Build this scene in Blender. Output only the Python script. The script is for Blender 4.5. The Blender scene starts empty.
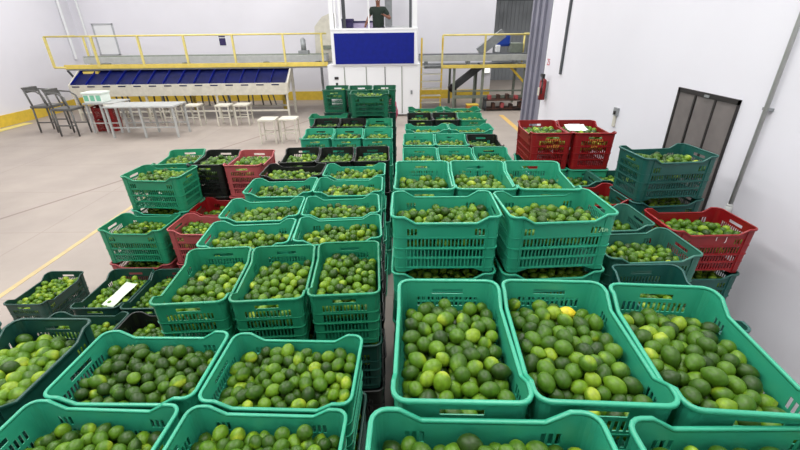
import bpy, bmesh, math, random
import numpy as np
from mathutils import Vector, Matrix
R = math.radians
sc = bpy.context.scene
col = sc.collection

# ------------------------------------------------------------------ camera
F_PX, PITCH, ROLL, CAM_Z = 411.0, 0.4585, -0.0121, 2.70
cd = bpy.data.cameras.new('camera'); cam = bpy.data.objects.new('camera', cd); col.objects.link(cam)
cd.sensor_width = 36.0; cd.lens = 36.0 * F_PX / 800.0; cd.shift_y = 4.14 / 800.0
cd.clip_start = 0.05; cd.clip_end = 200
cam.matrix_world = Matrix.Translation((0, 0, CAM_Z)) @ Matrix.Rotation(math.pi/2 - PITCH, 4, 'X') @ Matrix.Rotation(ROLL, 4, 'Z')
sc.camera = cam
# ------------------------------------------------------------------ world and lights
w = bpy.data.worlds.new('world'); sc.world = w; w.use_nodes = True
bg = w.node_tree.nodes['Background']; bg.inputs[0].default_value = (0.93, 0.97, 1.0, 1); bg.inputs[1].default_value = 0.3
def area(name, loc, sx, sy, power, colr=(1, 1, 1), aim=None):
    l = bpy.data.lights.new(name, 'AREA'); l.shape = 'RECTANGLE'; l.size = sx; l.size_y = sy; l.energy = power; l.color = colr
    o = bpy.data.objects.new(name, l); col.objects.link(o); o.location = loc
    if aim: o.rotation_euler = (Vector(aim) - Vector(loc)).to_track_quat('-Z', 'Y').to_euler()
    return o
for (lx, ly, lw, lh, pw) in ((-4.2, 2.5, 1.6, 6.0, 400), (1.35, 2.5, 1.2, 6.0, 300), (-8.8, 7.0, 1.6, 6.0, 260), (-4.2, 10.5, 1.6, 6.0, 320), (1.0, 10.5, 1.2, 5.5, 280), (-9.5, 13.5, 1.6, 4.0, 240), (-4.0, 15.0, 4.0, 1.2, 110), (1.6, 15.0, 3.0, 1.2, 130), (6.2, 17.0, 1.6, 6.0, 420), (-2.0, -0.6, 2.4, 1.4, 150)):
    area('unseen_overhead_light', (lx, ly, 6.90), lw, lh, pw, (1.0, 0.99, 0.97))  # overhead lights out of view; the rear ones are added to brighten the back wall
sc.view_settings.view_transform = 'Standard'; sc.view_settings.look = 'None'
sc.view_settings.gamma = 1.0; sc.view_settings.use_curve_mapping = False
sc.view_settings.exposure = 0.07

# ------------------------------------------------------------------ materials
def lin(r, g, b):
    f = lambda c: (c/255/12.92) if c/255 <= 0.04045 else ((c/255+0.055)/1.055)**2.4
    return (f(r), f(g), f(b), 1)
def mat(name, rgb, rough=0.5, metal=0.0, noise=0.0, scale=8.0, rgb2=None, spec=0.5, bump=0.0, emit=None):
    m = bpy.data.materials.new(name); m.use_nodes = True; nt = m.node_tree; b = nt.nodes['Principled BSDF']
    c = lin(*rgb); b.inputs['Base Color'].default_value = c; b.inputs['Roughness'].default_value = rough
    b.inputs['Metallic'].default_value = metal; b.inputs['Specular IOR Level'].default_value = spec
    if rgb2 is None and noise > 0: rgb2 = tuple(max(0, v*(1-noise)) for v in rgb)
    if rgb2 is not None or bump > 0:
        tc = nt.nodes.new('ShaderNodeTexCoord'); n = nt.nodes.new('ShaderNodeTexNoise')
        n.inputs['Scale'].default_value = scale; n.inputs['Detail'].default_value = 5
        nt.links.new(tc.outputs['Object'], n.inputs['Vector'])
        if rgb2 is not None:
            r = nt.nodes.new('ShaderNodeValToRGB'); r.color_ramp.elements[0].position = 0.35; r.color_ramp.elements[1].position = 0.65
            r.color_ramp.elements[0].color = lin(*rgb2); r.color_ramp.elements[1].color = c
            nt.links.new(n.outputs['Fac'], r.inputs['Fac']); nt.links.new(r.outputs['Color'], b.inputs['Base Color'])
        if bump > 0:
            bp = nt.nodes.new('ShaderNodeBump'); bp.inputs['Strength'].default_value = bump
            nt.links.new(n.outputs['Fac'], bp.inputs['Height']); nt.links.new(bp.outputs['Normal'], b.inputs['Normal'])
    if emit:
        b.inputs['Emission Color'].default_value = lin(*emit[:3]); b.inputs['Emission Strength'].default_value = emit[3]
    return m
M = {}
M['green']  = mat('green_plastic', (48, 158, 124), 0.36, noise=0.07, scale=3)
M['leaf']   = mat('leaf_green_plastic', (38, 140, 102), 0.38, noise=0.10, scale=3)
M['deep']   = mat('deep_green_plastic', (20, 100, 72), 0.42, noise=0.12, scale=4)
M['teal']   = mat('teal_plastic', (24, 88, 80), 0.42, noise=0.12, scale=4)
M['mist']   = mat('grey_green_plastic', (52, 116, 100), 0.5, noise=0.14, scale=5)
M['darkteal'] = mat('dark_teal_plastic', (20, 70, 60), 0.42, noise=0.15, scale=4)
M['black']  = mat('black_plastic', (20, 24, 22), 0.42, noise=0.2, scale=4)
M['red']    = mat('red_plastic', (142, 14, 20), 0.42, noise=0.12, scale=4)
M['rose']   = mat('faded_red_plastic', (176, 80, 82), 0.5, noise=0.14, scale=4)
M['wall']   = mat('white_wall_paint', (222, 221, 228), 0.85, rgb2=(218, 217, 224), scale=0.7)
M['white']  = mat('white_paint', (226, 228, 230), 0.5)
M['cream']  = mat('cream_metal', (206, 202, 188), 0.5, noise=0.06)
M['grey']   = mat('grey_steel', (150, 154, 156), 0.4, metal=0.3, noise=0.08)
M['psteel'] = mat('pale_steel', (178, 180, 178), 0.45, noise=0.06)
M['cgrey'] = mat('warm_grey_frame', (96, 96, 94), 0.5, noise=0.1)
M['dgrey']  = mat('dark_grey_steel', (70, 74, 78), 0.5, noise=0.1)
M['ggrey']  = mat('grey_green_steel', (128, 136, 124), 0.5, noise=0.1)
M['blk']    = mat('black_rubber', (24, 25, 26), 0.6)
M['yellow'] = mat('safety_yellow_paint', (222, 190, 66), 0.45, noise=0.06)
M['paley']  = mat('pale_yellow_paint', (224, 208, 124), 0.5, noise=0.06)
M['kick'] = mat('kick_board_yellow', (224, 200, 96), 0.5, noise=0.05)
M['blue']   = mat('royal_blue_steel', (10, 28, 128), 0.55, spec=0.2, noise=0.08)
M['navy']   = mat('navy_blue_steel', (8, 18, 76), 0.55, spec=0.2, noise=0.2, scale=3)
M['bluecap'] = mat('blue_motor_paint', (30, 66, 160), 0.4)
M['gwall']  = mat('grey_sheet_wall', (142, 146, 150), 0.7, noise=0.05, scale=1)
M['strip']  = mat('grey_purple_door_metal', (126, 126, 140), 0.5, noise=0.06, scale=2)
M['shutter'] = mat('brown_grey_panel', (112, 106, 104), 0.6, noise=0.10, scale=6)
M['frame']  = mat('dark_brown_frame', (32, 28, 28), 0.5)
M['cloth']  = mat('olive_green_cloth', (32, 46, 38), 0.9, noise=0.15, scale=30)
M['trouser'] = mat('dark_trouser_cloth', (34, 38, 52), 0.9)
M['skin']   = mat('brown_skin', (122, 78, 60), 0.6)
M['hair']   = mat('black_hair', (22, 18, 16), 0.8)
M['pink']   = mat('pink_plastic_sack', (196, 70, 110), 0.5, noise=0.15, scale=20)
M['foam']   = mat('white_foam', (225, 235, 228), 0.7)
M['mint']   = mat('mint_green_print', (120, 190, 160), 0.7)
M['paper']  = mat('pale_green_paper', (214, 230, 206), 0.7, noise=0.04, scale=20)
M['purple'] = mat('dark_purple_plastic', (44, 32, 84), 0.5)
M['lilac']  = mat('lilac_sheet', (206, 192, 226), 0.6)
M['ymark']  = mat('worn_yellow_marking', (186, 134, 44), 0.7)
M['wmark']  = mat('white_marking', (222, 200, 200), 0.7)
M['pmark']  = mat('pale_marking', (150, 205, 160), 0.7)
M['brown']  = mat('rusty_brown_heap', (92, 58, 44), 0.8, rgb2=(38, 34, 32), scale=9)
M['orange'] = mat('orange_paint', (176, 108, 40), 0.6)
M['skyglass'] = mat('lit_panel', (240, 240, 230), 0.4, emit=(245, 245, 235, 1.0))

def floor_mat():
    m = bpy.data.materials.new('pale_concrete_slab'); m.use_nodes = True; nt = m.node_tree; b = nt.nodes['Principled BSDF']
    N = nt.nodes.new; L = nt.links.new
    tc = N('ShaderNodeTexCoord'); sep = N('ShaderNodeSeparateXYZ'); L(tc.outputs['Object'], sep.inputs[0])
    n1 = N('ShaderNodeTexNoise'); n1.inputs['Scale'].default_value = 0.9; n1.inputs['Detail'].default_value = 8; n1.inputs['Roughness'].default_value = 0.6
    L(tc.outputs['Object'], n1.inputs['Vector'])
    r = N('ShaderNodeValToRGB'); r.color_ramp.elements[0].position = 0.3; r.color_ramp.elements[1].position = 0.7
    r.color_ramp.elements[0].color = lin(146, 136, 128); r.color_ramp.elements[1].color = lin(163, 152, 143)
    L(n1.outputs['Fac'], r.inputs['Fac'])
    def math_(op, a, bb=None, c=None):
        n = N('ShaderNodeMath'); n.operation = op
        for i, v in enumerate((a, bb, c)):
            if v is None: continue
            if isinstance(v, (int, float)): n.inputs[i].default_value = v
            else: L(v, n.inputs[i])
        return n.outputs[0]
    def line(expr, width):            # 1 on the line
        return math_('LESS_THAN', math_('ABSOLUTE', expr), width)
    x, y = sep.outputs[0], sep.outputs[1]
    jy = line(math_('SUBTRACT', math_('FRACT', math_('DIVIDE', math_('ADD', y, 0.45), 1.70)), 0.5), 0.006)
    jx = line(math_('SUBTRACT', math_('FRACT', math_('DIVIDE', math_('ADD', x, 0.7), 3.1)), 0.5), 0.004)
    # a wandering diagonal joint
    d = math_('SUBTRACT', math_('ADD', math_('MULTIPLY', x, 0.905), 8.35), math_('MULTIPLY', y, 0.425))
    jd = line(d, 0.030)
    j = math_('MAXIMUM', math_('MULTIPLY', math_('MAXIMUM', jy, jx), 0.30), math_('MULTIPLY', jd, 0.85))
    mix = N('ShaderNodeMixRGB'); mix.inputs[2].default_value = lin(120, 104, 98); L(j, mix.inputs[0]); L(r.outputs['Color'], mix.inputs[1])
    L(mix.outputs[0], b.inputs['Base Color']); b.inputs['Roughness'].default_value = 0.55
    return m
M['floor'] = floor_mat()

def lime_mat():
    m = bpy.data.materials.new('lime_skin'); m.use_nodes = True; nt = m.node_tree; b = nt.nodes['Principled BSDF']
    N = nt.nodes.new; L = nt.links.new
    a = N('ShaderNodeAttribute'); a.attribute_name = 'tint'
    tc = N('ShaderNodeTexCoord')
    n = N('ShaderNodeTexNoise'); n.inputs['Scale'].default_value = 60; n.inputs['Detail'].default_value = 3
    L(tc.outputs['Object'], n.inputs['Vector'])
    r = N('ShaderNodeMapRange'); r.inputs[1].default_value = 0.3; r.inputs[2].default_value = 0.7; r.inputs[3].default_value = 0.78; r.inputs[4].default_value = 1.22
    L(n.outputs['Fac'], r.inputs[0])
    mx = N('ShaderNodeMixRGB'); mx.blend_type = 'MULTIPLY'; mx.inputs[0].default_value = 1.0
    L(a.outputs['Color'], mx.inputs[1]); L(r.outputs[0], mx.inputs[2]); L(mx.outputs[0], b.inputs['Base Color'])
    b.inputs['Roughness'].default_value = 0.42; b.inputs['Specular IOR Level'].default_value = 0.32
    n2 = N('ShaderNodeTexNoise'); n2.inputs['Scale'].default_value = 450; L(tc.outputs['Object'], n2.inputs['Vector'])
    bp = N('ShaderNodeBump'); bp.inputs['Strength'].default_value = 0.12; bp.inputs['Distance'].default_value = 0.002
    L(n2.outputs['Fac'], bp.inputs['Height']); L(bp.outputs['Normal'], b.inputs['Normal'])
    return m
M['lime'] = lime_mat()

# ------------------------------------------------------------------ helpers
def link_mesh(name, me, m=None, parent=None):
    if m is not None and len(me.materials) == 0: me.materials.append(m)
    o = bpy.data.objects.new(name, me); col.objects.link(o)
    if parent: o.parent = parent
    return o
class MB:
    """collects boxes, bars and tubes of one part"""
    def __init__(s): s.bm = bmesh.new()
    def box(s, x0, x1, y0, y1, z0, z1, bevel=0.0, mtx=None):
        r = bmesh.ops.create_cube(s.bm, size=1.0); vs = r['verts']
        bmesh.ops.scale(s.bm, vec=(x1-x0, y1-y0, z1-z0), verts=vs)
        bmesh.ops.translate(s.bm, vec=((x0+x1)/2, (y0+y1)/2, (z0+z1)/2), verts=vs)
        if bevel > 0:
            es = list({e for v in vs for e in v.link_edges})
            rr = bmesh.ops.bevel(s.bm, geom=es, offset=bevel, segments=2, affect='EDGES', profile=0.6)
            vs = list({v for v in rr['verts']} | {v for v in vs if v.is_valid})
        if mtx is not None: bmesh.ops.transform(s.bm, matrix=mtx, verts=vs)
        return s
    def bar(s, a, b, wx, wy=None, bevel=0.0):
        a, b = Vector(a), Vector(b); wy = wy or wx; d = b - a; L = d.length
        q = d.to_track_quat('Z', 'Y').to_matrix().to_4x4()
        s.box(-wx/2, wx/2, -wy/2, wy/2, 0, L, bevel, Matrix.Translation(a) @ q); return s
    def tube(s, pts, r, seg=10):
        for a, b in zip(pts[:-1], pts[1:]):
            a, b = Vector(a), Vector(b); d = b - a
            q = d.to_track_quat('Z', 'Y').to_matrix().to_4x4()
            rr = bmesh.ops.create_cone(s.bm, cap_ends=True, segments=seg, radius1=r, radius2=r, depth=d.length)
            bmesh.ops.transform(s.bm, matrix=Matrix.Translation((a+b)/2) @ q, verts=rr['verts'])
            r2 = bmesh.ops.create_uvsphere(s.bm, u_segments=seg, v_segments=6, radius=r)
            bmesh.ops.translate(s.bm, vec=b, verts=r2['verts'])
        return s
    def prism(s, pts, d):             # extrude polygon (3D points) by vector d
        vs = [s.bm.verts.new(p) for p in pts]; f = s.bm.faces.new(vs)
        r = bmesh.ops.extrude_face_region(s.bm, geom=[f]); nv = [v for v in r['geom'] if isinstance(v, bmesh.types.BMVert)]
        bmesh.ops.translate(s.bm, vec=d, verts=nv)
        return s
    def build(s, name, m, parent=None, smooth=False):
        bmesh.ops.recalc_face_normals(s.bm, faces=s.bm.faces)
        me = bpy.data.meshes.new(name); s.bm.to_mesh(me); s.bm.free()
        if smooth:
            for p in me.polygons: p.use_smooth = True
        o = link_mesh(name, me, m)
        if parent:
            o.parent = parent; o.matrix_parent_inverse = Matrix.Identity(4)
            me.transform(Matrix.Translation(-Vector(parent.location)))
        return o
def tag(o, label, cat, group=None):
    o['label'] = label; o['category'] = cat
    if group: o['group'] = group
    return o
def thing(name, label, cat, loc=(0, 0, 0), group=None):
    o = bpy.data.objects.new(name, None); o.empty_display_size = 0.1; col.objects.link(o); o.location = loc
    return tag(o, label, cat, group)
def struct(o): o['kind'] = 'structure'; return o
def copy_tree(o, loc, label):
    c = o.copy(); col.objects.link(c); c.location = loc; c['label'] = label
    for ch in list(o.children):
        k = ch.copy(); col.objects.link(k); k.parent = c
        for g in list(ch.children):
            h = g.copy(); col.objects.link(h); h.parent = k
    return c

# ------------------------------------------------------------------ the room
XL, XR, YB, HT = -12.4, 2.80, 17.7, 7.0
struct(MB().box(XL-0.2, 9.0, -3.0, 24.0, -0.1, 0.0).build('floor', M['floor']))
struct(MB().box(XL-0.2, XL, -3.0, YB+0.2, 0.0, HT).build('wall_left', M['wall']))
struct(MB().box(XL, 3.75, YB, YB+0.2, 0.0, HT).build('wall_back', M['wall']))
struct(MB().box(XR, XR+0.25, -3.0, 8.35, 0.0, HT).build('wall_right', M['wall']))
struct(MB().box(XL-0.2, XR+0.25, -3.2, -3.0, 0.0, HT).build('wall_front', M['wall']))
mb = MB().box(3.0, 9.0, 23.8, 24.0, 0.0, HT)
for i in range(29): mb.box(3.05+i*0.2, 3.12+i*0.2, 23.76, 23.8, 0.0, HT)
struct(mb.build('wall_far', M['gwall']))
struct(MB().box(8.8, 9.0, 8.0, 23.8, 0.0, HT).build('wall_bay_side', M['gwall']))
struct(MB().box(XL-0.2, 9.0, -3.2, 24.0, HT, HT+0.1).build('ceiling', mat('grey_ceiling_sheet', (120, 120, 122), 0.8)))
struct(MB().box(XR+0.25, 9.0, 7.9, 8.0, 0.0, HT).build('wall_bay_near', M['gwall']))
# yellow painted base bands
struct(MB().box(XL, XL+0.03, 4.0, YB, 0.0, 0.34).build('baseboard_left', M['yellow']))
struct(MB().box(XL, 3.75, YB-0.03, YB, 0.0, 0.34).build('baseboard_back', M['yellow']))
# painted floor lines
struct(MB().box(-4.585, -4.515, 0.5, 8.6, 0.0, 0.003).build('trim_1', mat('faded_yellow_line', (196, 176, 122), 0.6, rgb2=(176, 156, 118), scale=5)))
struct(MB().box(3.35, 3.50, 8.6, 14.0, 0.0, 0.003).build('trim_2', mat('worn_yellow_line', (214, 178, 92), 0.6, rgb2=(200, 160, 96), scale=5)))
struct(MB().box(-12.2, -11.9, 12.0, 13.6, 0.002, 0.012).build('trim_3', M['paley']))
# left corner duct lines on the walls
struct(MB().tube([(XL+0.06, 17.1, 1.7), (XL+0.06, 17.1, HT)], 0.05).build('trim_4', M['white']))
struct(MB().tube([(XL+0.35, YB-0.05, 1.7), (XL+0.35, YB-0.05, HT)], 0.04).build('trim_5', M['white']))
# conduit down the right wall end
struct(MB().box(XR-0.03, XR, 7.47, 7.53, 1.93, HT).build('trim_6', M['dgrey']))
struct(MB().box(XR+0.02, XR+0.26, 8.35, 8.45, 0.0, HT).build('trim_7', M['white']))

# door in the right wall: dark frame, three tall panels
Y0, Y1, ZT = 3.45, 4.26, 2.13
f = MB()
f.box(XR-0.02, XR, Y0, Y0+0.015, 0, ZT).box(XR-0.02, XR, Y1-0.03, Y1, 0, ZT).box(XR-0.02, XR, Y0, Y1, ZT-0.04, ZT)
for k in (1, 2): yy = Y0 + (Y1-Y0)*k/3; f.box(XR-0.018, XR, yy-0.012, yy+0.012, 0, ZT-0.04)
dr = struct(f.build('door_1', M['frame']))
for k in range(3):
    a = Y0+0.03+(Y1-Y0-0.06)*k/3; b_ = a+(Y1-Y0-0.06)/3
    MB().box(XR-0.012, XR-0.002, a-.01, b_, 0.02, ZT-0.03).build('door_panel', M['shutter'], dr)
MB().box(XR-0.03, XR-0.02, 3.80, 3.86, ZT-0.035, ZT-0.015).build('latch', M['grey'], dr)

# grey purple sliding door at the bay opening
sd = thing('sliding_door', 'tall grey purple ribbed sliding door beside the bay opening', 'door', (2.9, 9.2, 0))
mb = MB().box(2.88, 2.95, 8.50, 9.75, 0.02, HT); mb.build('door_sheet', M['strip'], sd)
for yy in (8.55, 9.0, 9.35, 9.7):
    MB().box(2.83, 2.88, yy-0.05, yy+0.05, 0.02, HT, 0.008).build('rib', M['strip'], sd)

# roof truss in the far bay
tr = thing('roof_truss', 'dark steel roof truss crossing the grey far bay', 'truss', (5.5, 22.5, 4.0))
mb = MB(); mb.bar((3.6, 22.5, 3.80), (8.7, 22.5, 3.80), 0.12); mb.build('bottom_chord', M['dgrey'], tr)
mb = MB(); mb.bar((3.6, 22.5, 4.7), (8.7, 22.5, 4.7), 0.12); mb.build('top_chord', M['dgrey'], tr)
for k in range(5):
    x = 3.6+k
    MB().bar((x, 22.5, 3.80), (x+0.5, 22.5, 4.7), 0.07).bar((x+0.5, 22.5, 4.7), (x+1, 22.5, 3.80), 0.07).build('web', M['dgrey'], tr)

# pipe on the right wall
pp = thing('conduit_pipe', 'slim grey conduit pipe running up the white right wall', 'pipe', (2.76, 3.16, 1.2))
MB().tube([(2.765, 3.16, 1.26), (2.775, 3.16, 5.5)], 0.016, 12).build('pipe', M['psteel'], pp, True)
MB().tube([(2.765, 3.16, 1.22), (2.765, 3.16, 1.32)], 0.026, 12).build('coupling', M['psteel'], pp, True)
MB().box(2.72, 2.80, 3.15, 3.22, 1.16, 1.26, 0.01).build('junction_box', M['cream'], pp)
for z in (2.1, 3.0): MB().box(2.765, 2.799, 3.125, 3.195, z, z+0.02).build('clamp', M['grey'], pp)
# small wall switch
sw = thing('wall_outlet', 'small grey outlet with a hanging stub on the white wall', 'outlet', (2.79, 5.37, 1.66))
MB().box(2.77, 2.80, 5.32, 5.42, 1.64, 1.74, 0.006).build('cover_plate', M['grey'], sw)
MB().box(2.755, 2.77, 5.345, 5.385, 1.66, 1.70, 0.004).build('socket', M['frame'], sw)
MB().box(2.775, 2.80, 5.35, 5.40, 1.50, 1.64, 0.006).build('stub', M['cream'], sw)
# fire extinguisher
fe = thing('fire_extinguisher', 'red fire extinguisher hung on the white pillar', 'extinguisher', (2.70, 8.10, 1.40))
mb = MB(); mb.tube([(2.715, 8.10, 1.42), (2.715, 8.10, 1.74)], 0.062, 16); mb.build('cylinder_body', M['red'], fe, True)
MB().box(2.66, 2.70, 8.05, 8.15, 1.83, 1.88, 0.006).tube([(2.715, 8.10, 1.78), (2.715, 8.10, 1.86)], 0.02).build('valve', M['frame'], fe)
MB().tube([(2.66, 8.05, 1.85), (2.66, 7.98, 1.75), (2.66, 7.98, 1.55)], 0.014, 8).build('hose', M['frame'], fe, True)
MB().box(2.64, 2.652, 8.06, 8.14, 1.50, 1.64).build('label_sheet', M['cream'], fe)
MB().box(2.76, 2.80, 8.05, 8.15, 1.45, 1.75).build('bracket', M['grey'], fe)
# small red lettering painted on the pillar (unreadable in the photo: short stacked strokes)
def text_obj(name, s, size, mtx, m, parent=None, ext=0.001):
    cu = bpy.data.curves.new(name, 'FONT'); cu.body = s; cu.size = size; cu.extrude = ext; cu.align_x = 'CENTER'
    t = bpy.data.objects.new(name, cu); col.objects.link(t); dg = bpy.context.evaluated_depsgraph_get()
    me = bpy.data.meshes.new_from_object(t.evaluated_get(dg)); bpy.data.objects.remove(t); bpy.data.curves.remove(cu)
    me.transform(mtx); me.materials.clear(); me.materials.append(m)
    o = bpy.data.objects.new(name, me); col.objects.link(o)
    if parent: o.parent = parent
    return o
wm = Matrix.Translation((2.796, 8.2, 2.02)) @ Matrix.Rotation(R(-90), 4, 'Z') @ Matrix.Rotation(R(90), 4, 'X')
tag(text_obj('painted_number', '25', 0.16, wm, mat('red_paint', (196, 70, 84), 0.7)), 'small red number 25 painted on the white pillar', 'sign')

# wall frame and poster on the back wall
wf = MB(); X0, X1, Z0, Z1 = -11.75, -10.95, 1.8, 2.92
for a in ((X0, X0+0.05, Z0, Z1), (X1-0.05, X1, Z0, Z1), (X0, X1, Z1-0.04, Z1), (X0, X1, Z0, Z0+0.04)):
    wf.box(a[0], a[1], YB-0.04, YB, a[2], a[3])
o = struct(wf.build('window_1', mat('thin_grey_frame', (176, 178, 182), 0.5)))
MB().box(X0+0.05, X1-0.05, YB-0.012, YB-0.002, Z0+0.04, Z1-0.04).build('pane', M['white'], o)
ps = thing('poster', 'small blue poster on the white back wall above the railing', 'poster', (-6.85, 17.69, 2.1))
MB().box(-7.0, -6.68, YB-0.012, YB-0.002, 2.08, 2.46).build('sheet', M['white'], ps)
MB().box(-6.97, -6.72, YB-0.016, YB-0.012, 2.10, 2.36).build('blue_print', M['purple'], ps)
MB().box(-6.97, -6.72, YB-0.016, YB-0.012, 2.39, 2.44).build('heading_print', M['purple'], ps)

# ------------------------------------------------------------------ crates
CL, CW, CH, PH = 0.608, 0.399, 0.3565, 0.3582
def rr_columns(long_slots=21, short_slots=13):
    """outer perimeter columns: (point, normal, side, u)"""
    hx, hy, rc = CL/2-0.010, CW/2-0.010, 0.038
    cols = []
    def bps(n, pitch, wd, half, extra):
        s = set([-half, half]); st = -(n*pitch - (pitch-wd))/2
        slots = [(st+i*pitch, st+i*pitch+wd) for i in range(n)]
        for a, b in slots: s |= {a, b}
        s |= set(extra); return sorted(round(v, 5) for v in s), slots
    Lb, Ls = bps(long_slots, 0.0205, 0.0130, hx-rc, [-0.165, 0.165, -0.235, 0.235, -0.2265, 0.2265])
    Sb, Ss = bps(short_slots, 0.0190, 0.0120, hy-rc, [-0.062, 0.062])
    def side(kind, bp, base, ax, nrm):
        for u in bp: cols.append((Vector((base[0]+ax[0]*u, base[1]+ax[1]*u)), Vector(nrm), kind, u))
    def corner(cx, cy, a0):
        for k in (1, 2, 3):
            a = a0 + R(90)*k/4; n = Vector((math.cos(a), math.sin(a))); cols.append((Vector((cx, cy))+n*rc, n, 'corner', 0))
    side('long', Lb, (0, -hy), (1, 0), (0, -1)); corner(hx-rc, -hy+rc, R(-90))
    side('short', Sb, (hx, 0), (0, 1), (1, 0)); corner(hx-rc, hy-rc, 0)
    side('long', Lb, (0, hy), (-1, 0), (0, 1)); corner(-hx+rc, hy-rc, R(90))
    side('short', Sb, (-hx, 0), (0, -1), (-1, 0)); corner(-hx+rc, -hy+rc, R(180))
    return cols, Ls, Ss
COLS, LS, SS = rr_columns()
def dip(kind, u, lo, hi, d):
    if kind != 'long': return 0.0
    t = min(1, max(0, (hi-abs(u))/(hi-lo))); return d*t
def taper(t): return 0.013*t/CH
def crate_wall():
    bm = bmesh.new()
    rows = [0.0, 0.040, 0.062, 0.078, 0.120, 0.142, 0.192, 0.210, 0.255, 0.272, 0.320, CH]
    g = []
    for (p, n, k, u) in COLS:
        c = []
        for i, t in enumerate(rows):
            tt = t
            if i == 0: tt = 0.002 + dip(k, u, 0.165, 0.2265, 0.038)
            if i == len(rows)-1: tt = CH - dip(k, u, 0.165, 0.2265, 0.022)
            q = p - n*taper(tt); c.append(bm.verts.new((q.x, q.y, CH-tt)))
        g.append(c)
    nC = len(COLS)
    for i in range(nC):
        j = (i+1) % nC; ka, kb = COLS[i], COLS[j]; same = ka[2] == kb[2] and ka[2] != 'corner' and (ka[1]-kb[1]).length < 1e-4
        um = (ka[3]+kb[3])/2 if same else 99; kind = ka[2] if same else 'corner'
        sl = LS if kind == 'long' else SS
        inslot = same and any(a < um < b for a, b in sl)
        for r in range(len(rows)-1):
            hole = False
            if kind == 'long':
                if inslot and r in (5, 7, 9): hole = True
                if inslot and r == 3 and 0.150 < abs(um) < 0.215: hole = True
            elif kind == 'short':
                if r == 1 and abs(um) < 0.062: hole = True
                if inslot and r in (3, 5, 7, 9): hole = True
            if not hole:
                bm.faces.new((g[i][r], g[i][r+1], g[j][r+1], g[j][r]))
    bmesh.ops.recalc_face_normals(bm, faces=bm.faces)
    bmesh.ops.solidify(bm, geom=bm.faces[:], thickness=0.0035)
    bmesh.ops.recalc_face_normals(bm, faces=bm.faces)
    me = bpy.data.meshes.new('basket_wall'); bm.to_mesh(me); bm.free(); return me
def sweep(bm, tfun, prof):
    """sweep closed profile [(out, down)] round the crate at depth tfun(kind,u)"""
    rings = []
    for (p, n, k, u) in COLS:
        t0 = tfun(k, u); rg = []
        for (o_, d_) in prof:
            q = p - n*taper(t0+d_) + n*o_; rg.append(bm.verts.new((q.x, q.y, CH-t0-d_)))
        rings.append(rg)
    for i in range(len(rings)):
        a, b = rings[i], rings[(i+1) % len(rings)]
        for k in range(len(prof)):
            l = (k+1) % len(prof); bm.faces.new((a[k], b[k], b[l], a[l]))
def finish(bm, name, smooth=False):
    bmesh.ops.recalc_face_normals(bm, faces=bm.faces); me = bpy.data.meshes.new(name); bm.to_mesh(me); bm.free()
    if smooth:
        for p in me.polygons: p.use_smooth = True
    return me
def crate_rim():
    bm = bmesh.new()
    sweep(bm, lambda k, u: dip(k, u, 0.165, 0.2265, 0.038),
          [(-0.0040, 0.0035), (-0.002, 0.0005), (0.002, 0), (0.007, 0.0005), (0.0098, 0.003), (0.0098, 0.013), (0.0070, 0.015), (0.0045, 0.010), (-0.0040, 0.010)])
    return finish(bm, 'rim', True)
def crate_ledges():
    bm = bmesh.new()
    for t, o_, h in ((0.198, 0.0055, 0.005), (0.131, 0.0030, 0.005), (0.261, 0.0030, 0.005), (0.326, 0.0025, 0.005)):
        sweep(bm, lambda k, u, t=t: t, [(-0.001, 0), (o_, 0), (o_, h), (-0.001, h)])
    for (p, n, k, u) in COLS:                 # stiffening ribs at the corners
        if (k == 'long' and abs(abs(u)-0.2265) < 1e-3) or (k == 'long' and abs(abs(u)-0.252) < 2e-3) or (k == 'short' and abs(abs(u)-0.148) < 3e-3):
            tg = Vector((-n.y, n.x))
            vs = []
            for t in (0.02, CH-0.004):
                for (a, o_) in ((-0.002, -0.001), (-0.002, 0.006), (0.002, 0.006), (0.002, -0.001)):
                    q = p - n*taper(t) + n*o_ + tg*a; vs.append(bm.verts.new((q.x, q.y, CH-t)))
            for a in range(4): bm.faces.new((vs[a], vs[(a+1) % 4], vs[4+(a+1) % 4], vs[4+a]))
            bm.faces.new(vs[:4]); bm.faces.new(vs[4:])
    return finish(bm, 'ledge')
def crate_base():
    bm = bmesh.new(); t = CH-0.026; vt = []; vb = []
    for (p, n, k, u) in COLS:
        q = p - n*(taper(t)+0.003); vt.append(bm.verts.new((q.x, q.y, CH-t))); vb.append(bm.verts.new((q.x, q.y, CH-t-0.004)))
    bm.faces.new(vt); bm.faces.new(list(reversed(vb)))
    for i in range(len(vt)): j = (i+1) % len(vt); bm.faces.new((vt[i], vb[i], vb[j], vt[j]))
    return finish(bm, 'base')
BASE = dict(basket_wall=crate_wall(), rim=crate_rim(), ledge=crate_ledges(), base=crate_base())
MESH = {}
def crate_mesh(part, c):
    if (part, c) not in MESH:
        me = BASE[part].copy(); me.name = part; me.materials.clear(); me.materials.append(M[c]); MESH[(part, c)] = me
    return MESH[(part, c)]
def crate(x, y, level, ang, orient, c, label, group, tilt=0.0):
    """level = how many crates high the rim stands; orient 0 long side across, 1 long side in depth"""
    t = thing('lime_crate', label, 'crate', (x, y, (level-1)*PH), group)
    t.rotation_euler = (0, 0, R(ang) + (R(90) if orient else 0))
    for part in ('basket_wall', 'rim', 'ledge', 'base'):
        o = bpy.data.objects.new(part, crate_mesh(part, c)); col.objects.link(o); o.parent = t
    return t
CN = dict(green='turquoise green', leaf='bright green', deep='deep green', teal='teal green', mist='greyish green',
          darkteal='dark teal', black='black', red='red', rose='faded red')
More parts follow.
